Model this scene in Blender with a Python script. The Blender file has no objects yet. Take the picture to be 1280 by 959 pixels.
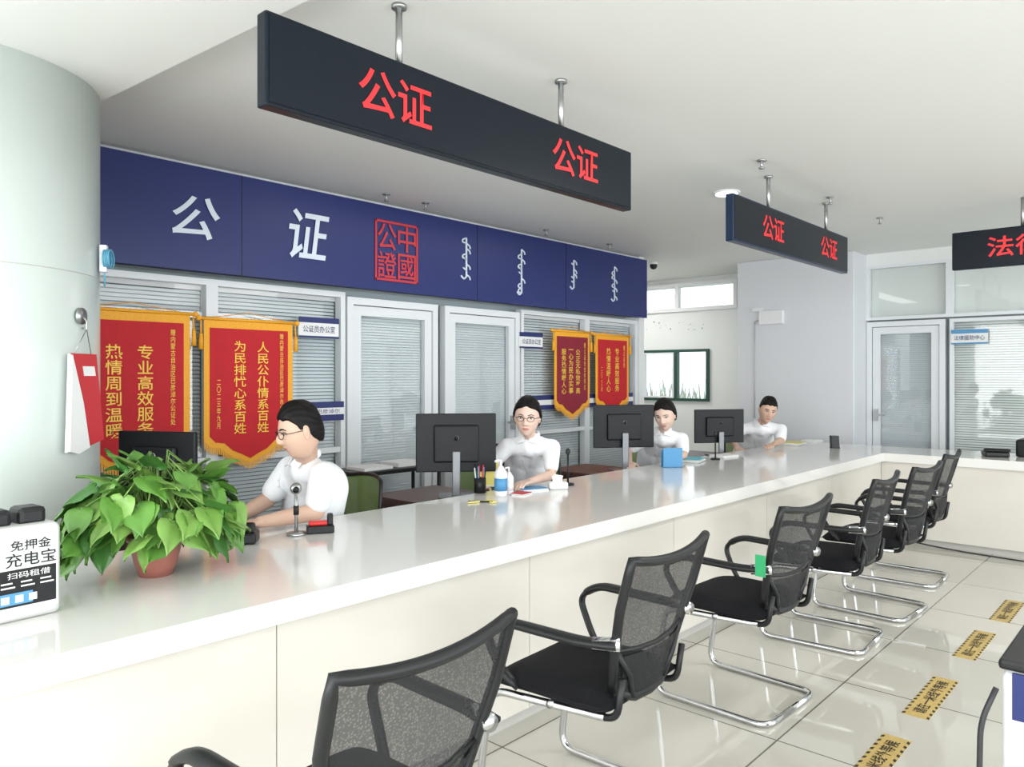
import bpy, bmesh, math, random
from mathutils import Matrix, Vector
random.seed(7)
S=bpy.context.scene
try: S.view_settings.view_transform='Standard'
except Exception: pass
rad=math.radians

# ------------------------------------------------------------------ materials
def mat(name,col,rough=0.5,metal=0.0,emit=None,es=0.0,spec=None,noise=0.0,nscale=20,bump=0.0,coat=0.0):
    m=bpy.data.materials.new(name); m.use_nodes=True
    nt=m.node_tree; b=nt.nodes['Principled BSDF']
    b.inputs['Base Color'].default_value=(*col,1); b.inputs['Roughness'].default_value=rough
    b.inputs['Metallic'].default_value=metal
    if spec is not None: b.inputs['Specular IOR Level'].default_value=spec
    if coat: b.inputs['Coat Weight'].default_value=coat
    if emit: 
        b.inputs['Emission Color'].default_value=(*emit,1); b.inputs['Emission Strength'].default_value=es
    if noise or bump:
        tc=nt.nodes.new('ShaderNodeTexCoord'); n=nt.nodes.new('ShaderNodeTexNoise'); n.inputs['Scale'].default_value=nscale
        n.inputs['Detail'].default_value=4
        nt.links.new(tc.outputs['Object'],n.inputs['Vector'])
        if noise:
            r=nt.nodes.new('ShaderNodeMix'); r.data_type='RGBA'
            r.inputs[6].default_value=(*[c*(1-noise) for c in col],1); r.inputs[7].default_value=(*[min(1,c*(1+noise)) for c in col],1)
            nt.links.new(n.outputs['Fac'],r.inputs[0]); nt.links.new(r.outputs[2],b.inputs['Base Color'])
        if bump:
            bp=nt.nodes.new('ShaderNodeBump'); bp.inputs['Strength'].default_value=bump; bp.inputs['Distance'].default_value=0.01
            nt.links.new(n.outputs['Fac'],bp.inputs['Height']); nt.links.new(bp.outputs['Normal'],b.inputs['Normal'])
    return m
def glassmat(name,tr=0.8,col=(1,1,1)):
    m=bpy.data.materials.new(name); m.use_nodes=True; nt=m.node_tree; nt.nodes.clear()
    o=nt.nodes.new('ShaderNodeOutputMaterial'); t=nt.nodes.new('ShaderNodeBsdfTransparent'); t.inputs[0].default_value=(*col,1)
    g=nt.nodes.new('ShaderNodeBsdfGlossy'); g.inputs['Roughness'].default_value=0.03
    mx=nt.nodes.new('ShaderNodeMixShader'); mx.inputs[0].default_value=1-tr
    nt.links.new(t.outputs[0],mx.inputs[1]); nt.links.new(g.outputs[0],mx.inputs[2]); nt.links.new(mx.outputs[0],o.inputs[0]); return m
def meshfabric(name,col,tr=0.3,scale=160):
    m=bpy.data.materials.new(name); m.use_nodes=True; nt=m.node_tree
    b=nt.nodes['Principled BSDF']; b.inputs['Base Color'].default_value=(*col,1); b.inputs['Roughness'].default_value=0.7
    o=[n for n in nt.nodes if n.type=='OUTPUT_MATERIAL'][0]
    t=nt.nodes.new('ShaderNodeBsdfTransparent'); mx=nt.nodes.new('ShaderNodeMixShader')
    tc=nt.nodes.new('ShaderNodeTexCoord'); w=nt.nodes.new('ShaderNodeTexVoronoi'); w.inputs['Scale'].default_value=scale
    mr=nt.nodes.new('ShaderNodeMapRange'); mr.inputs[1].default_value=0.2; mr.inputs[2].default_value=0.5
    mr.inputs[3].default_value=tr; mr.inputs[4].default_value=tr*0.5
    nt.links.new(tc.outputs['Object'],w.inputs['Vector']); nt.links.new(w.outputs['Distance'],mr.inputs[0])
    nt.links.new(mr.outputs[0],mx.inputs[0]); nt.links.new(b.outputs[0],mx.inputs[1]); nt.links.new(t.outputs[0],mx.inputs[2])
    nt.links.new(mx.outputs[0],o.inputs[0]); return m
M={}
M['wall']=mat('wall_paint',(.78,.80,.79),.6,noise=.02,nscale=3)
M['ceil']=mat('ceiling_paint',(.82,.83,.80),.55,noise=.015,nscale=2)
M['column']=mat('column_paint',(.60,.66,.63),.25,noise=.02,nscale=2)
M['pillar']=mat('pillar_paint',(.68,.70,.73),.4,noise=.02,nscale=2)
M['counter']=mat('counter_stone',(.79,.78,.75),.13,noise=.015,nscale=8,coat=.2)
M['panel']=mat('counter_panel',(.67,.64,.58),.16,noise=.015,nscale=4)
M['alu']=mat('white_aluminium',(.72,.75,.77),.35)
M['blind']=mat('blind_slat',(.66,.73,.76),.5)
M['blindR']=mat('blind_slat_pale',(.68,.74,.71),.5)
M['backing']=mat('office_backing',(.34,.40,.42),.8)
M['glass']=glassmat('pane_glass',.93)
M['glassR']=glassmat('partition_glass',.96)
M['navy']=mat('navy_panel',(.018,.028,.14),.4,spec=.4)
M['navyd']=mat('navy_joint',(.008,.01,.05),.5)
M['white']=mat('white_plastic',(.80,.81,.82),.35)
M['boxw']=mat('station_shell',(.60,.61,.60),.35)
M['letter']=mat('silver_letter',(.70,.77,.86),.35)
M['red']=mat('pennant_red',(.52,.010,.018),.75,noise=.12,nscale=12)
M['dred']=mat('pennant_dark_red',(.25,.012,.03),.75,noise=.12,nscale=12)
M['gold']=mat('pennant_gold',(.88,.40,.02),.6,noise=.15,nscale=60)
M['goldt']=mat('pennant_lettering',(.92,.58,.06),.5)
M['sealred']=mat('seal_red',(.55,.03,.04),.5)
M['led']=mat('led_body',(.008,.012,.018),.3,spec=.16)
M['ledblue']=mat('led_body_blue',(.010,.024,.055),.3,spec=.3)
M['ledred']=mat('led_red',(.35,.01,.01),.5,emit=(.9,.02,.03),es=.85)
M['black']=mat('black_plastic',(.010,.011,.012),.4,spec=.35)
M['fabric']=mat('black_fabric',(.009,.009,.011),.9,bump=.3,nscale=180,spec=.2)
M['mesh']=meshfabric('black_mesh',(.010,.011,.013),.32)
M['gmesh']=meshfabric('green_mesh',(.16,.24,.07),.2)
M['chrome']=mat('chrome',(.62,.63,.65),.14,metal=1)
M['steel']=mat('brushed_steel',(.45,.46,.46),.35,metal=1)
M['dsteel']=mat('monitor_stand',(.20,.21,.22),.4,metal=.8)
M['screen']=mat('monitor_shell',(.009,.010,.012),.4,spec=.25)
M['desk']=mat('brown_desk',(.10,.045,.035),.4,noise=.2,nscale=8)
M['skin']=mat('skin',(.62,.41,.31),.5,spec=.3)
M['skinf']=mat('skin_light',(.70,.50,.41),.5,spec=.3)
M['lip']=mat('lips',(.52,.20,.18),.45)
M['hair']=mat('hair',(.006,.005,.005),.55,bump=.2,nscale=60,spec=.18)
M['eyew']=mat('eye_white',(.62,.60,.58),.35)
M['eyed']=mat('eye_dark',(.015,.01,.008),.2)
M['shirt']=mat('white_shirt',(.88,.90,.93),.8,bump=.4,nscale=12,spec=.2)
M['button']=mat('shirt_seam',(.72,.74,.77),.6)
M['trouser']=mat('dark_trousers',(.02,.022,.035),.8)
M['leaf1']=mat('leaf_green',(.11,.27,.045),.35,noise=.3,nscale=14)
M['leaf2']=mat('leaf_light',(.18,.35,.07),.35,noise=.3,nscale=14)
M['leaf3']=mat('leaf_dark',(.05,.16,.03),.35,noise=.3,nscale=14)
M['stem']=mat('stem',(.18,.32,.07),.5)
M['pot']=mat('plant_pot',(.36,.13,.10),.35)
M['soil']=mat('soil',(.04,.025,.015),.9)
M['paper']=mat('paper',(.80,.81,.80),.7)
M['blue']=mat('blue_card',(.08,.28,.52),.5)
M['cyan']=mat('cyan_card',(.12,.50,.60),.5)
M['yellow']=mat('yellow_note',(.75,.66,.18),.6)
M['tape']=mat('floor_tape_yellow',(.50,.36,.12),.5,noise=.2,nscale=30)
M['tapeb']=mat('floor_tape_print',(.03,.025,.02),.5)
M['dgreen']=mat('green_window_frame',(.015,.07,.05),.4)
M['cable']=mat('blue_cable',(.12,.42,.60),.4)
M['dcable']=mat('dark_cable',(.03,.03,.035),.5)
M['reedg']=mat('reed',(.42,.46,.36),.8)
M['ground']=mat('outside_ground',(.40,.42,.36),.9)
M['lamp']=mat('lamp_face',(.9,.9,.9),.5,emit=(1,1,.97),es=4)
M['rubber']=mat('skirting',(.5,.49,.46),.4)
M['green']=mat('green_label',(.02,.32,.12),.5)
M['redp']=mat('red_plastic',(.6,.02,.02),.4)
M['stain']=mat('wall_stain',(.42,.44,.42),.8,noise=.4,nscale=30)
# floor
m=bpy.data.materials.new('floor_tiles'); m.use_nodes=True; nt=m.node_tree; b=nt.nodes['Principled BSDF']
tc=nt.nodes.new('ShaderNodeTexCoord'); mp=nt.nodes.new('ShaderNodeMapping'); mp.inputs['Location'].default_value=(.15,-.49,0)
br=nt.nodes.new('ShaderNodeTexBrick'); br.offset=0; br.squash=1
br.inputs['Scale'].default_value=1; br.inputs['Brick Width'].default_value=.8; br.inputs['Row Height'].default_value=.8
br.inputs['Mortar Size'].default_value=.004; br.inputs['Mortar Smooth'].default_value=0.1
br.inputs['Color1'].default_value=(.53,.51,.45,1); br.inputs['Color2'].default_value=(.55,.53,.48,1); br.inputs['Mortar'].default_value=(.15,.14,.12,1)
nt.links.new(tc.outputs['Object'],mp.inputs[0]); nt.links.new(mp.outputs[0],br.inputs[0]); nt.links.new(br.outputs['Color'],b.inputs['Base Color'])
b.inputs['Roughness'].default_value=.045; b.inputs['Specular IOR Level'].default_value=.75
M['floor']=m

# ------------------------------------------------------------------ mesh builder
def uvs(nu,nv):
    V=[];F=[]
    V.append(Vector((0,0,1)))
    for j in range(1,nv):
        th=math.pi*j/nv
        for i in range(nu):
            ph=2*math.pi*i/nu
            V.append(Vector((math.sin(th)*math.cos(ph),math.sin(th)*math.sin(ph),math.cos(th))))
    V.append(Vector((0,0,-1)))
    for i in range(nu): F.append((0,1+i,1+(i+1)%nu))
    for j in range(nv-2):
        for i in range(nu):
            a=1+j*nu+i; b_=1+j*nu+(i+1)%nu
            F.append((a,a+nu,b_+nu,b_))
    L=len(V)-1; o=1+(nv-2)*nu
    for i in range(nu): F.append((L,o+(i+1)%nu,o+i))
    return V,F
class MB:
    def __init__(s): s.v=[];s.f=[];s.mi=[];s.sm=[];s.mats=[];s.T=Matrix.Identity(4)
    def m(s,k):
        if k not in s.mats: s.mats.append(k)
        return s.mats.index(k)
    def add(s,V,F,k,smooth=False):
        o=len(s.v); i=s.m(k)
        for p in V: s.v.append(s.T@Vector(p))
        for f in F: s.f.append([o+q for q in f]); s.mi.append(i); s.sm.append(smooth)
        return s
    def box(s,x0,x1,y0,y1,z0,z1,k,bev=0,seg=2):
        if bev<=0:
            V=[(x0,y0,z0),(x1,y0,z0),(x1,y1,z0),(x0,y1,z0),(x0,y0,z1),(x1,y0,z1),(x1,y1,z1),(x0,y1,z1)]
            F=[(3,2,1,0),(4,5,6,7),(0,1,5,4),(1,2,6,5),(2,3,7,6),(3,0,4,7)]
            return s.add(V,F,k)
        bm=bmesh.new(); bmesh.ops.create_cube(bm,size=1)
        for v in bm.verts: v.co=Vector((x0+(v.co.x+.5)*(x1-x0),y0+(v.co.y+.5)*(y1-y0),z0+(v.co.z+.5)*(z1-z0)))
        bmesh.ops.bevel(bm,geom=list(bm.edges),offset=bev,segments=seg,affect='EDGES',profile=.5)
        bm.verts.index_update()
        V=[v.co.copy() for v in bm.verts];F=[[v.index for v in f.verts] for f in bm.faces]; bm.free()
        return s.add(V,F,k,seg>2)
    def tube(s,P,r,k,n=10,flat=1.0,cap=True,up=None):
        P=[Vector(p) for p in P]; N=len(P); R=r if isinstance(r,(list,tuple)) else [r]*N
        V=[];F=[]; t0=(P[1]-P[0]).normalized()
        u=Vector(up) if up else (Vector((0,0,1)) if abs(t0.z)<.9 else Vector((1,0,0)))
        u=(u-t0*u.dot(t0)).normalized()
        for i in range(N):
            if i==0:t=P[1]-P[0]
            elif i==N-1:t=P[-1]-P[-2]
            else:t=(P[i+1]-P[i]).normalized()+(P[i]-P[i-1]).normalized()
            t.normalize(); u=(u-t*u.dot(t)).normalized(); w=t.cross(u)
            for j in range(n):
                a=2*math.pi*j/n; V.append(P[i]+(u*math.cos(a)*flat+w*math.sin(a))*R[i])
        for i in range(N-1):
            for j in range(n):
                F.append((i*n+j,i*n+(j+1)%n,(i+1)*n+(j+1)%n,(i+1)*n+j))
        if cap: F.append(tuple(range(n))[::-1]); F.append(tuple((N-1)*n+j for j in range(n)))
        return s.add(V,F,k,True)
    def sph(s,c,r,k,nu=16,nv=10):
        if not isinstance(r,(list,tuple)): r=(r,r,r)
        V,F=uvs(nu,nv); c=Vector(c)
        return s.add([c+Vector((v.x*r[0],v.y*r[1],v.z*r[2])) for v in V],F,k,True)
    def cap(s,a,b,ra,rb,k='skin'):
        a=Vector(a);b=Vector(b); s.sph(a,ra,k,14,10); s.sph(b,rb,k,14,10)
        if (b-a).length>1e-4: s.tube([a,b],[ra,rb],k,14)
        return s
    def prism(s,poly,y0,y1,k):
        n=len(poly); V=[(p[0],y0,p[1]) for p in poly]+[(p[0],y1,p[1]) for p in poly]
        F=[tuple(range(n)),tuple(range(2*n-1,n-1,-1))]+[(i,i+n,(i+1)%n+n,(i+1)%n) for i in range(n)]
        return s.add(V,F,k)
    def build(s,name,loc=(0,0,0),rz=0,parent=None):
        me=bpy.data.meshes.new(name); me.from_pydata([tuple(v) for v in s.v],[],s.f)
        for k in s.mats: me.materials.append(M[k])
        me.polygons.foreach_set('material_index',s.mi); me.polygons.foreach_set('use_smooth',s.sm)
        me.update(); o=bpy.data.objects.new(name,me); S.collection.objects.link(o)
        o.location=loc; o.rotation_euler=(0,0,rz)
        if parent: o.parent=parent
        return o
def empty(name,loc=(0,0,0),rz=0):
    o=bpy.data.objects.new(name,None); o.empty_display_size=.1; S.collection.objects.link(o); o.location=loc; o.rotation_euler=(0,0,rz); return o
def fillet(P,r,n=5):
    P=[Vector(p) for p in P]; out=[P[0]]
    for i in range(1,len(P)-1):
        a=(P[i-1]-P[i]); b=(P[i+1]-P[i]); d=min(r,a.length*.45,b.length*.45)
        A=P[i]+a.normalized()*d; B=P[i]+b.normalized()*d
        for j in range(n+1):
            t=j/n; out.append(A*(1-t)**2+P[i]*2*t*(1-t)+B*t*t)
    out.append(P[-1]); return out
def text(body,name,cx,cy,cz,w,h,k,parent=None,face='-Y',off=0.0,shear=0,ls=1.0):
    cu=bpy.data.curves.new(name,'FONT'); cu.body=body; cu.align_x='CENTER'; cu.extrude=0; cu.offset=off; cu.shear=shear; cu.space_line=ls
    t=bpy.data.objects.new('tmp',cu); S.collection.objects.link(t)
    dg=bpy.context.evaluated_depsgraph_get(); me=bpy.data.meshes.new_from_object(t.evaluated_get(dg)); 
    bpy.data.objects.remove(t)
    if len(me.vertices)==0: return None
    xs=[v.co.x for v in me.vertices]; ys=[v.co.y for v in me.vertices]
    x0,x1,y0,y1=min(xs),max(xs),min(ys),max(ys); sx=w/(x1-x0); sy=h/(y1-y0)
    for v in me.vertices: v.co=Vector(((v.co.x-(x0+x1)/2)*sx,(v.co.y-(y0+y1)/2)*sy,0))
    me.name=name; me.materials.clear(); me.materials.append(M[k])
    o=bpy.data.objects.new(name,me); S.collection.objects.link(o)
    a={'-Y':0,'-X':-math.pi/2}.get(face,0)
    o.rotation_euler=(0,0,a) if face=='+Z' else (math.pi/2,0,a)
    o.location=(cx,cy,cz)
    if parent: o.parent=parent
    return o

# ------------------------------------------------------------------ room
CZ=2.86
MB().box(-3,10.5,-5,8,-.1,0,'floor').build('floor')
MB().box(-3,10.5,-5,8,CZ,CZ+.1,'ceil').build('ceiling')
b=MB()
pl=[(-3,-5),(1.46,-5),(1.45,0),(1.42,2.2),(1.31,3.72),(1.27,4.75),(-3,4.75)]
n=len(pl); b.add([(x,y,2.75) for x,y in pl]+[(x,y,CZ-.002) for x,y in pl],[tuple(range(n))[::-1],tuple(range(n,2*n))]+[(i,(i+1)%n,(i+1)%n+n,i+n) for i in range(n)],'ceil')
b.build('ceiling_soffit')
YW=4.8
b=MB(); b.box(-3,7.5,YW+.15,YW+.25,0,CZ,'backing'); b.box(-3,7.5,YW-.02,YW+.14,2.17,CZ,'wall'); b.box(7.4,7.5,YW-.06,8,0,CZ,'wall'); b.build('wall_back')
b=MB(); b.box(-3.1,-3,-5,YW,0,CZ,'wall'); b.build('wall_left')
b=MB(); b.box(7.5,9.6,7.9,8,0,CZ,'wall'); b.build('wall_passage')
b=MB(); X0,X1=9.5,9.65
b.box(X0,X1,2.8,8,0,1.15,'wall'); b.box(X0,X1,2.8,4.96,1.15,2.4,'wall'); b.box(X0,X1,6.05,8,1.15,2.4,'wall')
b.box(X0,X1,4.96,6.05,1.87,2.4,'wall'); b.box(X0,X1,2.8,4.55,2.4,CZ,'wall'); b.box(X0,X1,6.05,8,2.4,CZ,'wall'); b.box(X0,X1,4.55,6.05,2.80,CZ,'wall')
r=random.Random(4)
for i in range(26):
    yy=r.uniform(5.0,6.2); zz=r.uniform(2.16,2.30)-abs(yy-5.7)*.06; b.tube([(9.499,yy,zz),(9.4975,yy,zz)],r.uniform(.004,.013),'stain',7)
b.build('wall_far')
def wframe(b,x0,x1,y0,y1,z0,z1,w,k,mids=()):
    b.box(x0,x1,y0,y1,z0,z0+w,k); b.box(x0,x1,y0,y1,z1-w,z1,k); b.box(x0,x1,y0,y0+w,z0+w,z1-w,k); b.box(x0,x1,y1-w,y1,z0+w,z1-w,k)
    for q in mids: b.box(x0,x1,q-w*.6,q+w*.6,z0+w,z1-w,k)
b=MB(); wframe(b,9.46,9.53,4.96,6.05,1.15,1.87,.038,'dgreen',(5.46,)); wframe(b,9.45,9.50,5.49,6.01,1.19,1.83,.022,'white'); b.box(9.51,9.515,5.0,6.0,1.2,1.82,'glass'); b.build('window_1')
b=MB(); wframe(b,9.46,9.53,4.55,6.05,2.4,2.80,.05,'white',(5.45,)); b.box(9.5,9.505,4.6,6.0,2.45,2.75,'glass'); b.build('window_2')
b=MB(); b.box(8.6,9.49,2.78,4.13,0,CZ,'pillar',.01); b.build('wall_pillar')
def slats(b,axis,c,a0,a1,z0,z1,k,sp=.026):
    z=z0+.01
    while z<z1-.005:
        if axis=='X': V=[(a0,c-.006,z),(a1,c-.006,z),(a1,c+.006,z+.020),(a0,c+.006,z+.020)]
        else: V=[(c-.006,a0,z),(c-.006,a1,z),(c+.006,a1,z+.020),(c+.006,a0,z+.020)]
        b.add(V,[(0,1,2,3)],k); z+=sp
b=MB(); b.box(9.0,9.12,-5,2.78,2.73,CZ,'wall'); b.box(9.13,9.2,-5,2.78,0,CZ,'backing')
b.build('wall_right')
b=MB()
for (y0,y1,z0,z1) in [(-2.9,-1.7,.1,2.1),(-1.7,-.5,.1,2.1),(-.5,.7,.1,2.1),(.7,1.95,.1,2.1),(-2.9,-.5,2.12,2.73),(-.5,1.95,2.12,2.73),(1.95,2.78,2.12,2.73)]:
    wframe(b,9.0,9.06,y0,y1,z0,z1,.035,'alu'); slats(b,'Y',9.09,y0,y1,z0,z1,'blindR') if z0<1 else b.box(9.08,9.09,y0,y1,z0,z1,'blindR')
    b.box(9.03,9.035,y0+.03,y1-.03,z0+.03,z1-.03,'glassR')
b.build('window_3')
def door(name,axis,c,a0,a1,zt=2.1):
    b=MB()
    def bx(u0,u1,d0,d1,z0,z1,k):
        if axis=='X': b.box(u0,u1,c+d0,c+d1,z0,z1,k)
        else: b.box(c+d0,c+d1,u0,u1,z0,z1,k)
    w=.055
    bx(a0,a0+w,-.03,.04,0,zt,'alu'); bx(a1-w,a1,-.03,.04,0,zt,'alu'); bx(a0+w,a1-w,-.03,.04,zt-w,zt,'alu')
    i0,i1=a0+w+.006,a1-w-.006; lw=.075
    bx(i0,i0+lw,-.015,.03,.01,zt-w-.006,'alu'); bx(i1-lw,i1,-.015,.03,.01,zt-w-.006,'alu')
    bx(i0+lw,i1-lw,-.015,.03,.01,.14,'alu'); bx(i0+lw,i1-lw,-.015,.03,zt-w-.006-lw,zt-w-.006,'alu')
    slats(b,axis,c+.04,i0+lw,i1-lw,.14,zt-w-lw,'blind',.022)
    bx(i0+lw,i1-lw,.0,.004,.14,zt-w-lw,'glass')
    bx(i1-.06,i1-.03,-.06,-.015,1.0,1.13,'steel'); bx(i1-.14,i1-.03,-.07,-.055,1.06,1.08,'steel')
    return b.build(name)
door('door_1','X',YW,3.42,4.34); door('door_2','X',YW,4.42,5.38); door('door_3','Y',9.03,1.99,2.775)
wn=4
for (a0,a1) in [(-2.9,.3),(.3,1.5),(1.5,2.36),(2.36,3.40),(5.40,6.45),(6.45,7.4)]:
    b=MB(); w=.04; z0,z1=0.02,2.13
    b.box(a0,a0+w,YW-.03,YW+.04,z0,z1,'alu'); b.box(a1-w,a1,YW-.03,YW+.04,z0,z1,'alu')
    b.box(a0+w,a1-w,YW-.03,YW+.04,z0,z0+.08,'alu'); b.box(a0+w,a1-w,YW-.03,YW+.04,z1-w,z1,'alu')
    b.box(a0+w,a1-w,YW-.02,YW+.02,.93,.97,'alu')
    slats(b,'X',YW+.06,a0+w,a1-w,.1,2.09,'blind'); b.box(a0+w,a1-w,YW+.045,YW+.075,2.06,2.09,'white')
    b.box(a0+w,a1-w,YW,YW+.004,.1,2.09,'glass'); b.build('window_%d'%wn); wn+=1
b=MB(); b.box(2.88,3.38,YW-.04,YW-.033,1.17,1.31,'navy'); b.box(2.88,3.38,YW-.043,YW-.039,1.215,1.265,'paper')
b.box(5.5,7.3,YW-.04,YW-.033,1.17,1.31,'navy'); b.box(5.5,7.3,YW-.043,YW-.039,1.215,1.265,'paper'); st=b.build('glass_information_strip')
text('公证服务 巴彦淖尔','lettering',3.13,YW-.045,1.24,.42,.035,'navy',st)
for i,(x,z) in enumerate([(3.16,1.85),(5.53,1.84)]):
    b=MB(); b.box(x-.17,x+.17,YW-.045,YW-.032,z-.075,z+.075,'paper'); b.box(x-.17,x+.17,YW-.048,YW-.044,z+.035,z+.075,'navy'); b.box(x-.17,x+.17,YW-.048,YW-.044,z-.075,z-.06,'navy')
    o=b.build('door_nameplate'); text('公证员办公室','lettering',x,YW-.049,z-.01,.27,.05,'navy',o)
b=MB(); b.box(8.985,8.998,1.60,1.93,1.83,1.98,'paper'); b.box(8.98,8.99,1.60,1.93,1.94,1.98,'blue'); b.box(8.98,8.99,1.6,1.93,1.83,1.845,'blue'); o=b.build('door_nameplate')
text('法律援助中心','lettering',8.978,1.765,1.895,.28,.05,'navy',o,face='-X')
b=MB(); b.box(-3,9,-5.1,-5,0,.4,'wall'); b.box(-3,9,-5.1,-5,2.75,CZ,'wall')
for x in (-3,-1,1,3,5,7,8.9): b.box(x,x+.12,-5.1,-5,.4,2.75,'alu')
b.build('wall_front')
MB().box(9.44,9.5,4.14,7.9,0,.1,'rubber').build('baseboard_far')

# ------------------------------------------------------------------ navy fascia sign
b=MB(); b.box(1.0,7.5,4.70,4.78,2.165,2.825,'navy')
for x in (2.53,4.74,6.0): b.box(x-.003,x+.003,4.697,4.701,2.165,2.825,'navyd')
o=b.build('navy_fascia_sign')
Y=4.692
text('公','letter_gong',2.22,Y,2.50,.31,.27,'letter',o,off=.012,shear=.25)
text('证','letter_zheng',3.04,Y,2.50,.33,.35,'letter',o,off=.012,shear=.15)
b=MB(); cx,cz=3.835,2.475; hw,hh=.215,.235
for (x0,x1,z0,z1) in [(-hw,hw,hh-.02,hh),(-hw,hw,-hh,-hh+.02),(-hw,-hw+.018,-hh,hh),(hw-.018,hw,-hh,hh)]:
    b.box(cx+x0,cx+x1,4.69,4.699,cz+z0,cz+z1,'sealred',.004)
b.build('seal_border',parent=o)
for ch,dx,dz in [('中',.1,.11),('國',.1,-.11),('公',-.1,.11),('證',-.1,-.11)]:
    text(ch,'seal_character',cx+dx,Y,cz+dz,.185,.205,'sealred',o,off=.008)
random.seed(3)
b=MB()
for (x,z0,z1) in [(4.60,2.33,2.69),(5.32,2.25,2.68),(6.12,2.37,2.67),(6.84,2.30,2.68)]:
    b.box(x-.008,x+.008,4.692,4.699,z0+.02,z1,'letter')
    z=z1
    while z>z0+.04:
        kind=random.choice([0,1,2])
        if kind==0: P=[(x,4.694,z),(x-.045,4.694,z-.015),(x-.05,4.694,z-.04),(x,4.694,z-.045)]
        elif kind==1: P=[(x,4.694,z-.01),(x-.04,4.694,z+.012)]
        else: P=[(x,4.694,z),(x+.04,4.694,z-.02),(x+.045,4.694,z-.045)]
        b.tube(fillet(P,.02,3),.0075,'letter',6); z-=.045
    b.tube(fillet([(x,4.694,z0+.03),(x-.03,4.694,z0),(x-.065,4.694,z0+.03)],.02),.0085,'letter',6)
b.build('mongolian_lettering',parent=o)

# ------------------------------------------------------------------ pennants
def pennant(x0,x1,zt,zb,cols,k='red'):
    w=x1-x0; h=zt-zb; b=MB(); c=w/2
    bot=[(w,-.80*h),(.93*w,-.84*h),(.82*w,-.85*h),(.72*w,-.90*h),(.6*w,-.93*h),(.5*w,-.96*h),(.4*w,-.93*h),(.28*w,-.90*h),(.18*w,-.85*h),(.07*w,-.84*h),(0,-.80*h)]
    out=[(0,0),(w,0)]+bot
    b.prism([(p[0]-c,p[1]) for p in out],.0,.006,'gold')
    ins=[(.06*w,-.06*h),(.94*w,-.06*h)]+[(c+(p[0]-c)*.88,p[1]+.03*h) for p in bot]
    b.prism([(p[0]-c,p[1]) for p in ins],-.004,.0,k)
    def ev(x):
        for i in range(len(bot)-1):
            if bot[i+1][0]<=x<=bot[i][0]:
                t=(bot[i][0]-x)/(bot[i][0]-bot[i+1][0]+1e-9); return bot[i][1]*(1-t)+bot[i+1][1]*t
        return bot[0][1]
    n=46
    for i in range(n):
        x=w*(i+.5)/n; z=ev(x); L=.045*h+.004*math.sin(i*2.3)
        b.add([(x-c-w/n*.42,.002,z+.004),(x-c+w/n*.42,.002,z+.004),(x-c+w/n*.25,-.002,z-L),(x-c-w/n*.25,-.002,z-L)],[(0,1,2,3)],'gold')
    b.tube([(-c-.03,0,.0),(c+.03,0,.0)],.011,'gold',8); b.sph((-c-.035,0,0),.018,'gold'); b.sph((c+.035,0,0),.018,'gold')
    b.tube([(-c,0,0),(0,.01,.05),(c,0,0)],.003,'gold',5)
    for sx in (-1,1): b.tube([(sx*(c+.02),0,0),(sx*(c+.022),-.005,-.10)],[.004,.007],'gold',6); b.tube([(sx*(c+.022),-.005,-.10),(sx*(c+.022),-.005,-.2)],[.012,.016],'gold',8)
    o=b.build('silk_pennant',((x0+x1)/2,4.72,zt))
    for (t,fx,f0,f1,s) in cols:
        z0,z1=-f0*h,-f1*h
        text('\n'.join(t),'lettering',fx*w-c,-.008,(z0+z1)/2,s*w,abs(z1-z0),'goldt',o,off=.008 if s>.08 else .004,ls=1.02)
    return o
pennant(1.50,2.19,1.89,.87,[('专业高效服务',.60,.2,.74,.14),('热情周到温暖',.34,.2,.74,.14),('赠内蒙古自治区巴彦淖尔公证处',.84,.1,.68,.045),('二〇二三年三月',.15,.38,.72,.045)])
pennant(2.28,2.92,1.87,.88,[('人民公仆情系百姓',.64,.14,.76,.135),('为民排忧心系百姓',.38,.14,.76,.135),('赠内蒙古自治区巴彦淖尔市公证处',.86,.08,.7,.045),('二〇二三年九月',.15,.4,.72,.045)])
pennant(5.84,6.42,1.95,1.05,[('公正无私效率高',.64,.2,.7,.13),('一心为民办实事',.44,.2,.7,.13),('赠公证处全体同志',.84,.12,.66,.05),('服务热情暖人心',.24,.2,.7,.13)],'dred')
pennant(6.53,7.15,1.94,1.07,[('专业高效服务',.62,.16,.7,.13),('热情温暖人心',.36,.16,.7,.13),('赠公证处',.84,.12,.4,.05),('二〇二三年',.16,.4,.7,.045)])

# ------------------------------------------------------------------ column
CX,CY,CR=.786,3.905,.556
b=MB(); b.tube([(CX,CY,0),(CX,CY,2.75)],CR,'column',96); b.tube([(CX,CY,1.93),(CX,CY,1.934)],CR+.0015,'rubber',96); b.build('round_column')

# ------------------------------------------------------------------ service counter
YF,YB,ZT=2.13,3.2,.80
b=MB()
b.add([(-1.5,YF,ZT),(7.38,YF,ZT),(7.38,-1.2,ZT),(8.12,-1.2,ZT),(8.12,YB,ZT),(-1.5,YB,ZT)]+[(-1.5,YF,ZT-.075),(7.38,YF,ZT-.075),(7.38,-1.2,ZT-.075),(8.12,-1.2,ZT-.075),(8.12,YB,ZT-.075),(-1.5,YB,ZT-.075)],
  [(0,1,2,3,4,5),(11,10,9,8,7,6)]+[(i+6,(i+1)%6+6,(i+1)%6,i) for i in range(6)],'counter')
xs=[-1.5,.06,1.28,2.5,3.72,4.94,6.16,7.41]
for i in range(len(xs)-1): b.box(xs[i]+.002,xs[i+1]-.002,YF+.03,YF+.06,.06,ZT-.075,'panel')
ys=[2.16,1.0,-.1,-1.2]
for i in range(3): b.box(7.41,7.44,ys[i+1]+.002,ys[i]-.002,.06,ZT-.075,'panel')
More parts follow.
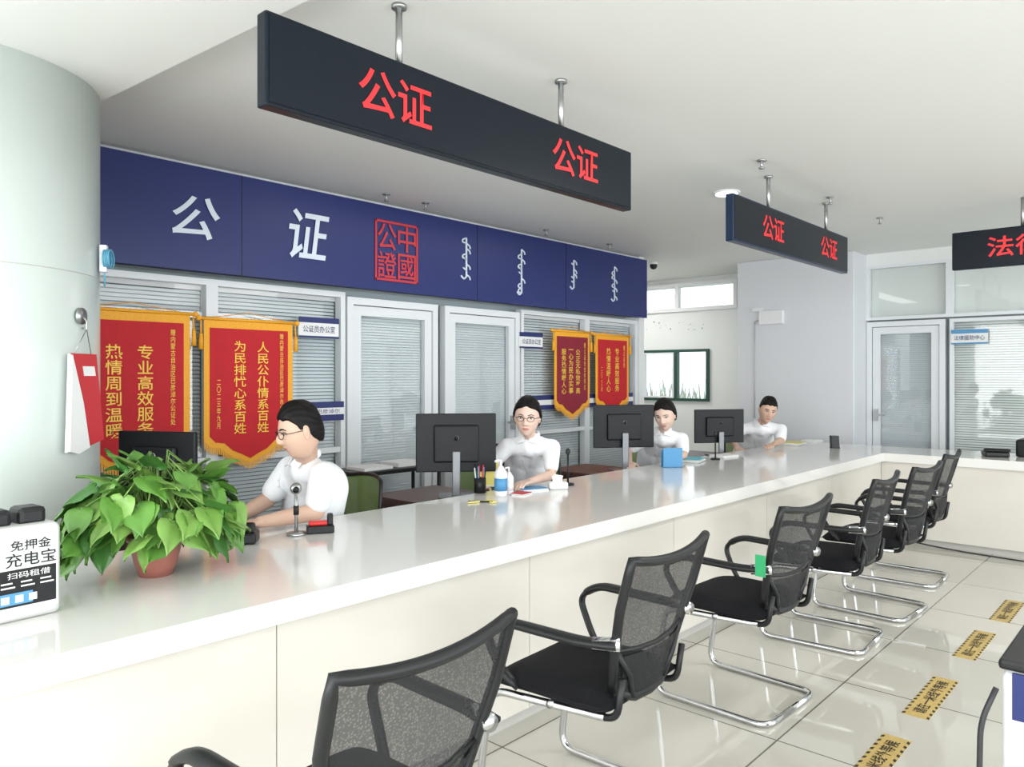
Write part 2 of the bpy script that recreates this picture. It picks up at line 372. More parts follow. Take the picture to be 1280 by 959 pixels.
b.box(-1.5,7.42,YF+.06,YF+.12,0,ZT-.075,'rubber'); b.box(7.44,7.5,-1.2,2.25,0,ZT-.075,'rubber')
b.box(-1.5,8.1,YB-.1,YB-.05,0,ZT-.075,'panel')
b.build('service_counter')
def staffdesk(x0,x1,y1=3.9):
    b=MB(); b.box(x0,x1,YB+.005,y1,.715,.75,'desk',.004); b.box(x0+.02,x0+.05,YB+.03,y1-.03,0,.715,'desk'); b.box(x1-.05,x1-.02,YB+.03,y1-.03,0,.715,'desk'); b.box(x0+.05,x1-.05,y1-.08,y1-.06,.3,.715,'desk'); b.build('staff_desk')
staffdesk(1.38,1.84,3.8); staffdesk(2.95,3.52); staffdesk(4.7,5.25); staffdesk(6.2,6.9)

# ------------------------------------------------------------------ LED signs hung from the ceiling
Z0,Z1,YS=2.343,2.640,2.149
def hsign(name,x0,x1,texts,k='led',poles=(.27,.735)):
    y=YS; b=MB(); b.box(x0,x1,y,y+.055,Z0,Z1,k,.006); b.box(x0+.012,x1-.012,y-.003,y+.002,Z0+.012,Z1-.012,'led')
    for f in poles:
        x=x0+(x1-x0)*f; b.tube([(x,y+.028,Z1-.01),(x,y+.028,CZ-.004)],.013,'steel',12); b.tube([(x,y+.028,CZ-.014),(x,y+.028,CZ-.002)],.028,'steel',16)
    o=b.build(name)
    for (t,a,c) in texts: text(t,'led_lettering',(a+c)/2,y-.006,2.497,c-a,.158,'ledred',o,off=.012)
    return o
hsign('led_sign_board',1.235,3.282,[('公证',1.583,1.918),('公证',2.638,2.983)])
hsign('led_sign_board',4.425,6.492,[('公证',4.842,5.186),('公证',5.885,6.229)],k='ledblue',poles=(.28,.80))
b=MB(); b.box(6.86,6.915,-.62,1.469,Z0,Z1,'led',.006)
for yy in (1.0,0): b.tube([(6.89,yy,Z1-.01),(6.89,yy,CZ-.003)],.013,'steel',12)
o=b.build('led_sign_board'); text('法律援助','led_lettering',6.853,.86,2.497,.73,.158,'ledred',o,face='-X',off=.012)

def ceilpt(u,v):
    a=(u-640)/950; t=(CZ-1.5)/((470-v)/950); return (.7414+.6711*a)*t,(.6711-.7414*a)*t
c1=CZ-.0015
x,y=ceilpt(908,240); b=MB(); b.tube([(x,y,c1-.013),(x,y,c1)],.10,'white',32); b.tube([(x,y,c1-.018),(x,y,c1-.012)],.08,'lamp',32); b.build('ceiling_downlight')
def xon(u,Yv): a=(u-640)/950; return Yv*(.7414+.6711*a)/(.6711-.7414*a)
for (x,y) in [ceilpt(952,200),ceilpt(1100,272),ceilpt(1038,246),(xon(483,4.5),4.5),(xon(532,4.5),4.5),(xon(683,4.5),4.5),(xon(762,4.5),4.5)]:
    b=MB(); b.tube([(x,y,c1-.008),(x,y,c1)],.03,'steel',16); b.tube([(x,y,c1-.05),(x,y,c1)],.008,'steel',8); b.tube([(x,y,c1-.055),(x,y,c1-.048)],.018,'steel',12); b.build('fire_sprinkler')
b=MB(); b.tube([(7.85,4.83,c1-.03),(7.85,4.83,c1)],.05,'white',20); b.sph((7.85,4.83,c1-.045),.045,'black'); b.build('dome_security_camera')
b=MB(); b.box(8.55,8.6,3.55,3.84,2.10,2.26,'white',.008); b.tube([(8.585,3.90,2.14),(8.585,3.90,1.0)],.008,'rubber',8); b.tube([(8.585,3.84,2.16),(8.585,3.9,2.14)],.008,'rubber',8)
b.box(8.56,8.6,3.80,3.92,2.26,2.30,'white'); b.build('wall_junction_box')

# ------------------------------------------------------------------ visitor chairs
def visitor_chair(x,y,rot=0,tag=False):
    b=MB(); k='chrome'
    for s in (-1,1):
        P=[(0,-.25,.014),(s*.245,-.25,.014),(s*.25,.30,.014),(s*.245,.25,.415),(s*.2,-.19,.425)]
        b.tube(fillet(P,.07,6),.0135,k,12)
        b.tube(fillet([(s*.2,-.15,.42),(s*.2,-.235,.43),(s*.2,-.255,.56)],.04),.012,'black',8)
        P=[(s*.245,-.262,.68),(s*.275,-.16,.675),(s*.285,.14,.68),(s*.285,.235,.62),(s*.27,.17,.50),(s*.245,.12,.455)]
        Q=fillet(P,.09,6); b.tube(Q,[.028 if q.z>.64 else .019 for q in Q],'black',10,flat=.55,up=(0,0,1))
        b.tube([(s*.235,-.268,.68),(s*.268,-.19,.675)],.022,'chrome',10)
    b.tube([(-.24,.0,.425),(.24,.0,.425)],.012,k,10)
    V=[];F=[];nx,ny=16,16
    for side in (0,1):
        for j in range(ny+1):
            for i in range(nx+1):
                u=i/nx*2-1; v=j/ny*2-1
                ex=max(0,1-abs(u)**5); ey=max(0,1-abs(v)**5)
                hh=.044*(ex*ey)**.45
                wx=.250*(1-.06*(v<0)*v*v)
                z=.468+(hh if side else -hh)-.012*(1-u*u)*(1-v*v)*side-.02*max(0,v)**3
                V.append((u*wx,v*.24+.01,z))
    def id(s_,i,j): return s_*(nx+1)*(ny+1)+j*(nx+1)+i
    for j in range(ny):
        for i in range(nx):
            F.append((id(1,i,j),id(1,i+1,j),id(1,i+1,j+1),id(1,i,j+1))); F.append((id(0,i,j),id(0,i,j+1),id(0,i+1,j+1),id(0,i+1,j)))
    for i in range(nx):
        F.append((id(0,i,0),id(0,i+1,0),id(1,i+1,0),id(1,i,0))); F.append((id(0,i,ny),id(1,i,ny),id(1,i+1,ny),id(0,i+1,ny)))
    for j in range(ny):
        F.append((id(0,0,j),id(1,0,j),id(1,0,j+1),id(0,0,j+1))); F.append((id(0,nx,j),id(0,nx,j+1),id(1,nx,j+1),id(1,nx,j)))
    b.add(V,F,'fabric',True)
    def bp(u,t):
        t=max(0.0,t)
        hw=.165+.075*min(1,t*1.5)**.8+.012*t
        y=-.20-.045*math.sin(min(t,1)*math.pi*.55)-.075*t*t
        y-=.035*(1-u*u)*(1-.4*t)
        z=.465+.455*t+ .026*t*u*u
        return Vector((u*hw,y,z))
    nx,ny=16,20; V=[bp(i/nx*2-1,j/ny) for j in range(ny+1) for i in range(nx+1)]
    F=[(j*(nx+1)+i,j*(nx+1)+i+1,(j+1)*(nx+1)+i+1,(j+1)*(nx+1)+i) for j in range(ny) for i in range(nx)]
    b.add(V,F,'mesh',True)
    V=[bp((i/nx*2-1)*.86,.02+.32*j/8)+Vector((0,-.010,0)) for j in range(9) for i in range(nx+1)]
    F=[(j*(nx+1)+i,j*(nx+1)+i+1,(j+1)*(nx+1)+i+1,(j+1)*(nx+1)+i) for j in range(8) for i in range(nx)]
    b.add(V,F,'mesh',True)
    loop=[bp(-1,t/12) for t in range(1,13)]+[bp(u/8-1,1) for u in range(1,16)]+[bp(1,1-t/12) for t in range(0,12)]
    b.tube(loop,.0155,'black',10)
    b.tube([bp(-1,.08),bp(-.5,0),bp(0,-.01),bp(.5,0),bp(1,.08)],.018,'black',10)
    b.tube([bp(-1,.38),bp(-.5,.365),bp(0,.36),bp(.5,.365),bp(1,.38)],.008,'black',8)
    for s in (-1,1): b.tube([bp(s*.6,.02)+Vector((0,-.008,0)),bp(s*.72,.18)+Vector((0,-.014,0)),bp(s*.98,.38)],.011,'black',8)
    if tag: b.box(-.300,-.296,-.27,-.225,.66,.75,'green')
    return b.build('visitor_chair',(x,y,0),rot)
for (x,y,r,t) in [(1.05,1.50,2,0),(2.16,1.59,3,0),(3.36,1.60,-2,1),(4.48,1.60,3,0),(5.24,1.57,-3,0),(6.18,1.64,2,0)]:
    visitor_chair(x,y,rad(r),t)

# ------------------------------------------------------------------ staff chairs
def staff_chair(x,y,rz,k='gmesh'):
    b=MB()
    for i in range(5):
        a=2*math.pi*i/5+.3; c,s_=math.cos(a),math.sin(a)
        b.tube([(0,0,.10),(c*.28,s_*.28,.065)],[.028,.018],'black',8); b.sph((c*.28,s_*.28,.03),(.025,.025,.03),'black')
    b.tube([(0,0,.08),(0,0,.42)],.025,'steel',12); b.box(-.1,.1,-.1,.1,.40,.43,'black')
    b.box(-.23,.23,-.23,.23,.425,.475,'fabric',.022,4)
    nx,ny=12,12
    bp=lambda u,t:Vector((-.24-.05*t+.05*(abs(u)**2),u*(.20+.02*math.sin(t*3.1)),.52+.40*t+.02*(1-u*u)*t))
    V=[bp(i/nx*2-1,j/ny) for j in range(ny+1) for i in range(nx+1)]
    F=[(j*(nx+1)+i,j*(nx+1)+i+1,(j+1)*(nx+1)+i+1,(j+1)*(nx+1)+i) for j in range(ny) for i in range(nx)]
    b.add(V,F,k,True)
    loop=[bp(-1,t/8) for t in range(9)]+[bp(u/6-1,1) for u in range(1,12)]+[bp(1,1-t/8) for t in range(9)]+[bp(1-u/6,0) for u in range(1,13)]
    b.tube(loop,.011,'black',8)
    b.tube([(-.1,0,.42),(-.30,0,.43),(-.31,0,.60)],.018,'black',8)
    return b.build('office_swivel_chair',(x,y,0),rz)

# ------------------------------------------------------------------ people
def remesh(b,name,vox,parent,k,it=6,fac=.6):
    o=b.build('tmp_'+name); md=o.modifiers.new('r','REMESH'); md.mode='VOXEL'; md.voxel_size=vox
    sm=o.modifiers.new('s','SMOOTH'); sm.iterations=it; sm.factor=fac
    dg=bpy.context.evaluated_depsgraph_get(); me=bpy.data.meshes.new_from_object(o.evaluated_get(dg)); bpy.data.objects.remove(o)
    me.name=name; me.materials.clear(); me.materials.append(M[k])
    me.polygons.foreach_set('use_smooth',[True]*len(me.polygons)); me.polygons.foreach_set('material_index',[0]*len(me.polygons))
    r=bpy.data.objects.new(name,me); S.collection.objects.link(r); r.parent=parent; return r
def hand(b,w,d,up,s):
    w=Vector(w); d=Vector(d).normalized(); up=Vector(up); up=(up-d*up.dot(d)).normalized(); l=d.cross(up)*s
    offs=[-.028,-.009,.010,.028]; L=[.070,.078,.073,.058]
    for o_,ln in zip(offs,L):
        kn=w+d*(.088-abs(o_-.0)*.25)+l*o_; b.cap(w+d*.01+l*o_*.6,kn,.014,.0115)
        p=kn; cur=d+l*o_*1.5
        for i,(fr,an) in enumerate([(.45,12),(.32,38),(.23,62)]):
            q=p+(cur.normalized()*math.cos(rad(an))-up*math.sin(rad(an)))*ln*fr
            b.cap(p,q,.0090-.0007*i,.0085-.0007*i); p=q
    p=w+d*.025-l*.026; q=p+(d*.65-l*.7-up*.2).normalized()*.042; r_=q+(d*.9-l*.25-up*.35).normalized()*.032
    b.cap(w+d*.02-l*.01,p,.015,.013); b.cap(p,q,.0125,.0105); b.cap(q,r_,.0105,.0085)
def interp(x,T):
    if x<=T[0][0]: return T[0][1]
    for i in range(len(T)-1):
        if x<=T[i+1][0]:
            t=(x-T[i][0])/(T[i+1][0]-T[i][0]); return T[i][1]*(1-t)+T[i+1][1]*t
    return T[-1][1]
def ss(x,a,b_):
    t=max(0,min(1,(x-a)/(b_-a))); return t*t*(3-2*t)
def headpt(d):
    dx,dy,dz=d; k=max(0,-dz)
    x=.098*dx if dx<0 else .092*dx**.85
    y=.076*dy; z=.122*dz
    y*=1-.30*k**1.6
    if dx<0: x*=1-.45*k**1.4
    else: x*=1-.04*k
    w=ss(dx,.25,.6); g=lambda v,s_:math.exp(-(v/s_)**2)
    nz=ss(z,.028,-.022)*ss(z,-.044,-.032)
    x+=w*(.021*nz*g(y,.010+.006*ss(z,0,-.03)))
    x+=w*(.005*g(z+.031,.009)*g(abs(y)-.013,.007))
    x-=w*.008*g(abs(y)-.031,.017)*g(z-.006,.013)
    x+=w*.003*g(z-.028,.008)*g(abs(y)-.028,.024)
    x+=w*.005*g(z+.060,.010)*g(y,.022); x-=w*.003*g(z+.0605,.0025)*g(y,.024)
    x+=w*.007*g(z+.100,.014)*g(y,.020)
    x+=w*.004*g(z+.03,.02)*g(abs(y)-.04,.015)
    return Vector((x,y,z))
HU=uvs(112,84)
def head(parent,name,loc,yaw,pitch,roll,sc,sk,female,glasses):
    T=Matrix.Translation(loc)@Matrix.Rotation(yaw,4,'Z')@Matrix.Rotation(pitch,4,'Y')@Matrix.Rotation(roll,4,'X')@Matrix.Scale(sc,4)
    b=MB(); b.T=T; V=[headpt(v) for v in HU[0]]
    lipF=[];skF=[]
    for f in HU[1]:
        c=sum((V[i] for i in f),Vector())/len(f)
        (lipF if (c.x>.05 and abs(c.z+.0605)<.0085*(1-(abs(c.y)/.024)**2) and abs(c.y)<.024) else skF).append(f)
    b.add(V,skF,sk,True); b.add(V,lipF,'lip',True)
    front=[v for v in V if v.x>.03]
    def sx(y,z): return min(front,key=lambda v:(v.y-y)**2+(v.z-z)**2).x
    for s in (-1,1):
        ex=sx(s*.031,.006)
        b.sph((ex-.0065,s*.031,.005),(.0100,.0135,.0062),'eyew',14,10); b.sph((ex-.0005,s*.031,.0048),(.0045,.0058,.0058),'eyed',12,8)
        b.tube([(sx(s*q,zz)+.0005,s*q,zz) for q,zz in [(.016,.006),(.023,.0115),(.031,.0130),(.039,.0115),(.047,.006)]],.0018,'hair',6)
        P=[(sx(s*q,zz)+.0005,s*q,zz) for q,zz in [(.014,.023),(.026,.028),(.038,.028),(.050,.021)]]
        t=.7 if female else 1
        b.tube(P,[.0026*t,.0036*t,.003*t,.0015*t],'hair',6)
        b.sph((-.004,s*.076,.0),(.016,.007,.029),sk,14,10); b.sph((.0,s*.081,.004),(.010,.004,.019),sk,12,8)
        b.sph((-.002,s*.076,-.026),(.008,.005,.009),sk,10,8)
    if female: line=[(-.10,-.070),(-.05,-.075),(-.022,-.055),(.0,-.022),(.018,.012),(.034,.038),(.06,.056),(.08,.064)]
    else: line=[(-.10,-.070),(-.05,-.060),(-.028,-.03),(-.010,.004),(.010,.010),(.022,.014),(.032,.040),(.055,.056),(.08,.064)]
    HV=[]
    for i,v in enumerate(HU[0]):
        p=headpt(v); th=interp(p.x,line)+(.0 if female else .003*math.sin(p.y*160))
        if female: th+=.012*math.exp(-(p.y/.02)**2)*(1 if p.x>.03 else 0)
        wgt=ss(p.z,th-.004,th+.006)
        top=.013-.005*math.exp(-(v.y/.10)**2)*(v.x>-.2) if female else (.004+.011*ss(p.z,.02,.11)*(1+.15*math.sin(v.x*9+v.y*5)))
        off=-.010+(top+.010+.0010*math.sin(math.atan2(v.y,v.z+.2)*30+v.x*6))*wgt
        HV.append(Vector((.098*v.x if v.x<0 else .091*v.x**.85,p.y,p.z)) + v*off if wgt>0 else p-v*.012)
    b.add(HV,HU[1],'hair',True)
    if female:
        b.sph((-.112,0,.0),(.036,.040,.040),'hair',18,12); b.tube([(-.085,-.0,.01),(-.11,0,.0)],.026,'hair')
    if glasses:
        gx=.101
        for s in (-1,1):
            R=[(gx-.012*(abs(math.cos(a)*.021+.032)/.05)**2*1.0,s*(.032+.021*math.cos(a)),.003+.016*math.sin(a)) for a in [2*math.pi*i/20 for i in range(21)]]
            b.tube(R,.0015,'black',6,cap=False)
            b.tube([(gx-.012,s*.054,.008),(.06,s*.077,.008),(-.005,s*.081,.008)],.0015,'black',6)
        b.tube([(gx,-.011,.006),(gx+.003,0,.009),(gx,.011,.006)],.0015,'black',6)
    return b.build(name,parent=parent)
def person(name,off,J,tyaw,hyaw,pitch,roll,sc,sk,female,glasses,zs=0,bulk=1.0):
    e=empty(name,(0,0,0)); O=Vector(off)
    g=lambda k:Vector(J[k])+(O if k in('elL','wrL','elR','wrR') else O+Vector((0,0,zs)))
    hip,ch,nk,hd=g('hip'),g('chest'),g('neck'),g('head')
    f=Vector((math.cos(tyaw),math.sin(tyaw),0)); L=Vector((-f.y,f.x,0)); up=Vector((0,0,1))
    sw=.150 if female else .185
    shL=nk+L*sw-up*.060; shR=nk-L*sw-up*.060
    eL,wL,eR,wR=g('elL'),g('wrL'),g('elR'),g('wrR')
    b=MB()
    for s in (-1,1):
        b.cap(hip+L*s*.07,ch+L*s*.06,.10,.092)
    b.cap(shL,shR,.042,.042); b.cap(ch,nk,.078,.048)
    nr=.043 if female else .051*bulk
    b.cap(nk,hd-up*.05-f*.022,nr,nr); b.cap(hd-up*.05-f*.022,hd-f*.03,nr,nr)
    for (sh,el,wr,s) in ((shL,eL,wL,1),(shR,eR,wR,-1)):
        q=.86 if female else bulk
        b.cap(sh,el,.044*q,.037*q); b.cap(el,el*.6+wr*.4,.038*q,.036*q); b.cap(el*.6+wr*.4,wr,.036*q,.024*q)
        d=(wr-el); d.z*=.3; hand(b,wr,d,(0,0,1),-s)
    remesh(b,'body',.0048,e,sk,3,.5)
    b=MB(); k='shirt'; R=.114 if female else .128*bulk
    mid=hip*.5+ch*.5+f*(.0 if bulk==1 else .03)
    for s in (-1,1):
        b.cap(hip+L*s*.075+up*.02+f*.01,mid+L*s*.055+f*.01,R+.005,R*.97,k); b.cap(mid+L*s*.055+f*.01,ch+L*s*.062,R*.97,R,k)
        if female: b.cap(ch+L*s*.058+f*.038-up*.02,mid+L*s*.05+f*.02,.078,.09,k)
        b.cap(ch+L*s*.06,nk+L*s*.065-up*.055-f*.015,R*.85,.058,k)
        b.cap(ch+L*s*.05+f*.03,nk+L*s*.05-up*.06+f*.01,R*.78,.056,k)
        b.cap(nk+L*s*.03-up*.02-f*.01,nk+L*s*sw*.8-up*.052,.048,.052,k)
    b.cap(shL,shR,.058,.058,k); b.cap(nk-up*.05,nk-up*.012,.08,.060,k)
    for sh,el in ((shL,eL),(shR,eR)):
        q=sh*.30+el*.70; b.cap(sh,q,.061*bulk,.056*bulk if not female else .050,k)
    sho=remesh(b,'shirt',.008,e,k,14,.7)
    b=MB(); ring=[]
    for i in range(15):
        a=rad(30+(330-30)*i/14); ring.append(nk+up*(.022-.012*math.cos(a))+f*math.cos(a)*.058+L*math.sin(a)*.060)
    b.tube(ring,[.012]*15,k,8,flat=1.7,up=(0,0,1))
    for s in (-1,1):
        p0=nk+f*.056+L*s*.018+up*.018; p1=nk+f*.02+L*s*.066+up*.030; p2=nk+f*.078+L*s*.068-up*.035; p3=nk+f*.084+L*s*.016-up*.020
        V=[p0,p1,p2,p3]; V2=[q+f*.006+up*.004 for q in V]
        b.add(V+V2,[(3,2,1,0),(4,5,6,7),(0,1,5,4),(1,2,6,5),(2,3,7,6),(3,0,4,7)],k)
    pts=[]
    sv=[v.co for v in sho.data.vertices]
    for i in range(7):
        z=nk.z-.05-.05*i
        c=[v for v in sv if abs(v.z-z)<.012 and abs((v-ch).dot(L))<.012]
        if c: pts.append(max(c,key=lambda v:(v-ch).dot(f))-f*.0015)
    if len(pts)>2:
        b.tube(pts,.003,'button',6,flat=1)
        for p in pts[1:]: b.sph(p+f*.004,.005,'button',8,6)
    b.build('collar',parent=e)
    b=MB(); k='trouser'
    for s in (-1,1):
        kn=hip+f*.42+L*s*.11-up*.01; kn.z=.50; an=kn-f*.12; an.z=.09
        b.cap(hip+L*s*.08,kn,.105,.068,k); b.cap(kn,an,.066,.048,k)
    b.cap(hip+L*.07,hip-L*.07,.125,.125,k)
    remesh(b,'trousers',.012,e,k,5,.5)
    b=MB()
    for s in (-1,1):
        an=hip+f*.30+L*s*.11; an.z=.045
        b.T=Matrix.Translation(an)@Matrix.Rotation(tyaw,4,'Z'); b.sph((.06,0,0),(.13,.045,.045),'black')
    b.build('shoes',parent=e)
    head(e,'head',hd,hyaw,pitch,roll,sc,sk,female,glasses)
    staff_chair(hip.x-f.x*.02,hip.y-f.y*.02,tyaw)
    return e
JM=dict(hip=(2.36,3.54,.56),chest=(2.22,3.37,.93),neck=(2.08,3.24,1.09),head=(1.96,3.10,1.245),
        elL=(2.03,3.08,.860),wrL=(1.76,3.11,.848),elR=(2.02,3.50,.87),wrR=(1.78,3.40,.812))
person('seated_man',(0,0,0),JM,rad(172),rad(163),rad(12),0,1.07,'skin',False,True,bulk=1.1)
JF=dict(hip=(4.13,3.62,.56),chest=(3.99,3.45,.91),neck=(3.83,3.31,1.085),head=(3.70,3.215,1.235),
        elL=(3.80,3.10,.862),wrL=(3.56,3.07,.848),elR=(3.65,3.54,.87),wrR=(3.47,3.40,.80))
person('seated_woman',(0,0,0),JF,rad(208),rad(214),rad(6),rad(-3),1.06,'skinf',True,True)
person('seated_woman',(1.70,0,0),JF,rad(205),rad(196),rad(18),rad(4),1.06,'skinf',True,False,-.05)
person('seated_man',(3.50,-.05,0),dict(JF,head=(3.70,3.19,1.225)),rad(205),rad(218),rad(14),rad(-10),1.06,'skin',False,False,-.06)
staff_chair(4.25,4.3,rad(200))

# ------------------------------------------------------------------ monitors
def monitor(x,y,zt,zb,w,rz,zdesk):
    b=MB(); b.box(-w/2,w/2,-.012,.012,zb,zt,'screen',.006); b.box(-w*.28,w*.28,-.035,-.01,zb+.06,zt-.07,'screen',.012)
    b.tube([(0,-.037,(zb+zt)/2+.03),(0,-.0355,(zb+zt)/2+.03)],.017,'steel',24); b.tube([(0,-.0385,(zb+zt)/2+.03),(0,-.037,(zb+zt)/2+.03)],.014,'screen',24)
    b.box(-.025,.025,-.055,-.035,zdesk,(zb+zt)/2-.05,'dsteel',.005); b.box(-.11,.11,-.12,.07,zdesk,zdesk+.012,'dsteel',.005)
    return b.build('computer_monitor',(x,y,0),rz)
monitor(3.29,3.45,1.265,.90,.50,rad(-42),.75)
monitor(5.08,3.40,1.27,.93,.50,rad(-38),.75)
monitor(6.62,3.36,1.185,.87,.50,rad(-36),.75)
monitor(1.53,3.63,1.24,.95,.42,rad(-62),.75)

# ------------------------------------------------------------------ pothos plant
def plant(x,y,z):
    b=MB(); 
    prof=[(.0,.0),(.055,.0),(.072,.05),(.085,.11),(.09,.125),(.095,.125),(.095,.14),(.08,.14),(.078,.12)]
    n=28; V=[(r*math.cos(2*math.pi*i/n),r*math.sin(2*math.pi*i/n),h) for r,h in prof for i in range(n)]
    F=[(j*n+i,j*n+(i+1)%n,(j+1)*n+(i+1)%n,(j+1)*n+i) for j in range(len(prof)-1) for i in range(n)]
    b.add(V,F,'pot',True); b.tube([(0,0,.11),(0,0,.122)],.08,'soil',20)
    rnd=random.Random(11)
    prof=[(0,.0),(-.10,.22),(-.03,.40),(.12,.49),(.3,.48),(.48,.40),(.65,.28),(.8,.16),(.92,.06),(1.0,0)]
    def leaf(p,az,el,L,k,roll):
        T=Matrix.Translation(p)@Matrix.Rotation(az,4,'Z')@Matrix.Rotation(el,4,'Y')@Matrix.Rotation(roll,4,'X')
        V=[];F=[]; W=.86
        for (t,w) in prof:
            zc=-.20*t*t*L
            tc=max(t,0)
            V.append((tc*L,0,zc-.03*L)); V.append((t*L,w*W*L*.55,zc+.05*L)); V.append((t*L,w*W*L,zc+.04*L*math.sin(t*9)))
            V.append((t*L,-w*W*L*.55,zc+.05*L)); V.append((t*L,-w*W*L,zc+.04*L*math.sin(t*9+1)))
        for i in range(len(prof)-1):
            a=i*5;c=(i+1)*5
            F+=[(a,c,c+1,a+1),(a+1,c+1,c+2,a+2),(a,a+3,c+3,c),(a+3,a+4,c+4,c+3)]
        b.add([T@Vector(v) for v in V],F,k,True)
    for i in range(175):
        th=rnd.uniform(0,2*math.pi); cz=rnd.uniform(-.4,1); rr=rnd.uniform(.4,1)**.55
        s_=math.sqrt(max(0,1-cz*cz))
        p=Vector((math.cos(th)*s_*.28*rr,math.sin(th)*s_*.20*rr,.20+cz*.21*rr))
        if p.z<.07 and math.hypot(p.x,p.y)<.12: continue
        if p.z<.03: p.z=.03+rnd.uniform(0,.05)
        el=rad(rnd.uniform(5,70)) if cz<.6 else rad(rnd.uniform(-50,40))
        L=rnd.uniform(.085,.130)
        az=th+rnd.uniform(-.9,.9)
        tipz=p.z-math.sin(el)*L
        if tipz<.012: el=math.asin(max(-1,min(1,(p.z-.012)/L)))*.8
        leaf(p,az,el,L,rnd.choice(['leaf1','leaf1','leaf2','leaf2','leaf3']),rnd.uniform(-.7,.7))
        if i%2==0: b.tube([(rnd.uniform(-.03,.03),rnd.uniform(-.03,.03),.12),(p.x*.4,p.y*.4,.12+(p.z)*.75+.03),tuple(p)],.0028,'stem',5)
    return b.build('potted_pothos_plant',(x,y,z))
plant(1.145,2.73,ZT)

# ------------------------------------------------------------------ power bank station
b=MB(); b.box(-.42,0,0,.20,.0,.27,'boxw',.02,4); b.box(-.40,-.012,-.002,.004,.03,.245,'paper')
b.box(-.385,-.018,-.005,-.001,.045,.150,'black'); b.box(-.385,-.08,-.007,-.004,.052,.085,'blue')
for i in range(4): b.box(-.37+.09*i,-.37+.09*i+.075,.04,.13,.262,.315,'black',.014)
for i in range(9): b.box(-.37+.035*i,-.37+.035*i+.02,-.009,-.006,.058,.078,'paper')
for i in range(7): b.box(-.36+.05*i,-.36+.05*i+.035,-.007,-.004,.10,.104,'paper'); b.box(-.36+.05*i,-.36+.05*i+.028,-.007,-.004,.112,.116,'paper')
o=b.build('power_bank_station',(.775,2.50,ZT),rad(4))
text('免押金','lettering',-.085,-.008,.218,.105,.030,'black',o,off=.01); text('充电宝','lettering',-.085,-.009,.178,.13,.040,'black',o,off=.008)
text('扫码租借','lettering',-.09,-.009,.135,.11,.018,'paper',o)
# ------------------------------------------------------------------ hanging calendar on column
nrm=Vector((.638,-.771,0)); P=Vector((CX,CY,0))+nrm*(CR+.004)
b=MB()
b.tube([(0,0,.31),(0,-.012,.31)],.035,'steel',20); b.tube(fillet([(0,-.012,.31),(0,-.03,.29),(0,-.03,.25),(0,-.01,.26)],.01),.004,'steel',6)
b.tube([(-.06,-.012,.15),(0,-.03,.255),(.06,-.012,.15)],.002,'steel',5)
b.prism([(-.095,.15),(.075,.15),(.12,-.20),(-.115,-.25)],-.022,-.010,'paper')
b.prism([(-.10,.152),(.07,.152),(.125,-.215),(.02,-.235),(-.03,-.06)],-.030,-.024,'sealred')
b.prism([(-.102,.145),(-.03,-.05),(.015,-.24),(-.06,-.26),(-.12,-.245)],-.036,-.026,'paper')
b.prism([(-.03,.10),(.05,.10),(.06,.06),(-.02,.06)],-.033,-.031,'paper')
b.build('wall_calendar',(P.x,P.y,1.44),math.atan2(.638,.771))
b=MB()
for j in range(4):
    b.tube([(.05*math.cos(a)*(1+.1*j),-.02-.008*j,.04*math.sin(a)) for a in [2*math.pi*i/18 for i in range(19)]],.0035,'cable',6,cap=False)
b.tube([(.0,-.02,-.03),(.02,-.015,-.12)],.004,'cable',6); b.box(-.02,.02,-.03,-.0,-.06,.06,'white',.004)
n2=Vector((.86,-.51,0)); P=Vector((CX,CY,0))+n2*(CR+.01); b.build('cable_coil',(P.x,P.y,2.02),math.atan2(.86,.51))

# ------------------------------------------------------------------ counter items
def onc(u,v,z=ZT):
    a=(u-640)/950; t=(1.5-z)/((v-470)/950); return (.7414+.6711*a)*t,(.6711-.7414*a)*t
b=MB(); b.tube([(0,0,0),(0,0,.012)],.042,'steel',24); b.tube([(0,0,.01),(0,0,.19)],.008,'steel',10); b.tube([(0,0,.09),(0,0,.13)],.012,'black',10)
b.sph((0,0,.205),(.028,.020,.026),'steel'); b.tube([(0,0,.205),(-.02,-.03,.202)],.013,'black',12); b.build('webcam_stand',(1.84,2.945,ZT))
b=MB(); b.box(-.06,.06,-.03,.03,0,.035,'black',.006); b.box(-.05,.03,-.022,.022,.035,.055,'redp',.008,3); b.box(.03,.055,-.02,.02,.035,.085,'black',.006); b.build('rubber_stamp_pad',(1.94,2.91,ZT),rad(-30))
b=MB(); b.box(-.04,.04,-.05,.05,0,.05,'black',.01); b.box(-.035,.035,-.045,-.01,.05,.09,'black',.01); b.build('card_reader',(1.62,2.96,ZT),rad(-40))
def bottle(u,v,s,lab):
    x,y=onc(u,v); b=MB(); b.tube([(0,0,0),(0,0,.005),(0,0,.13*s),(0,0,.15*s),(0,0,.165*s)],[.032*s,.036*s,.036*s,.022*s,.014*s],'white',20); b.tube([(0,0,.03*s),(0,0,.10*s)],.0365*s,lab,20); b.tube([(0,0,.165*s),(0,0,.2*s)],.008*s,'white',8); b.tube([(0,0,.2*s),(-.045*s,0,.195*s)],.007*s,'white',8); b.build('hand_sanitizer_bottle',(x,y,ZT))
bottle(626,620,1.05,'blue'); bottle(636,618,.8,'white')
x,y=onc(600,616)
b=MB(); b.tube([(0,0,0),(0,0,.09)],.036,'black',16)
for i in range(7):
    a=i*.9; b.tube([(.02*math.cos(a),.02*math.sin(a),.02),(.035*math.cos(a),.035*math.sin(a),.15+.01*(i%3))],.004,['blue','redp','black','white'][i%4],6)
b.build('pen_holder',(x,y,ZT))
x,y=onc(612,607)
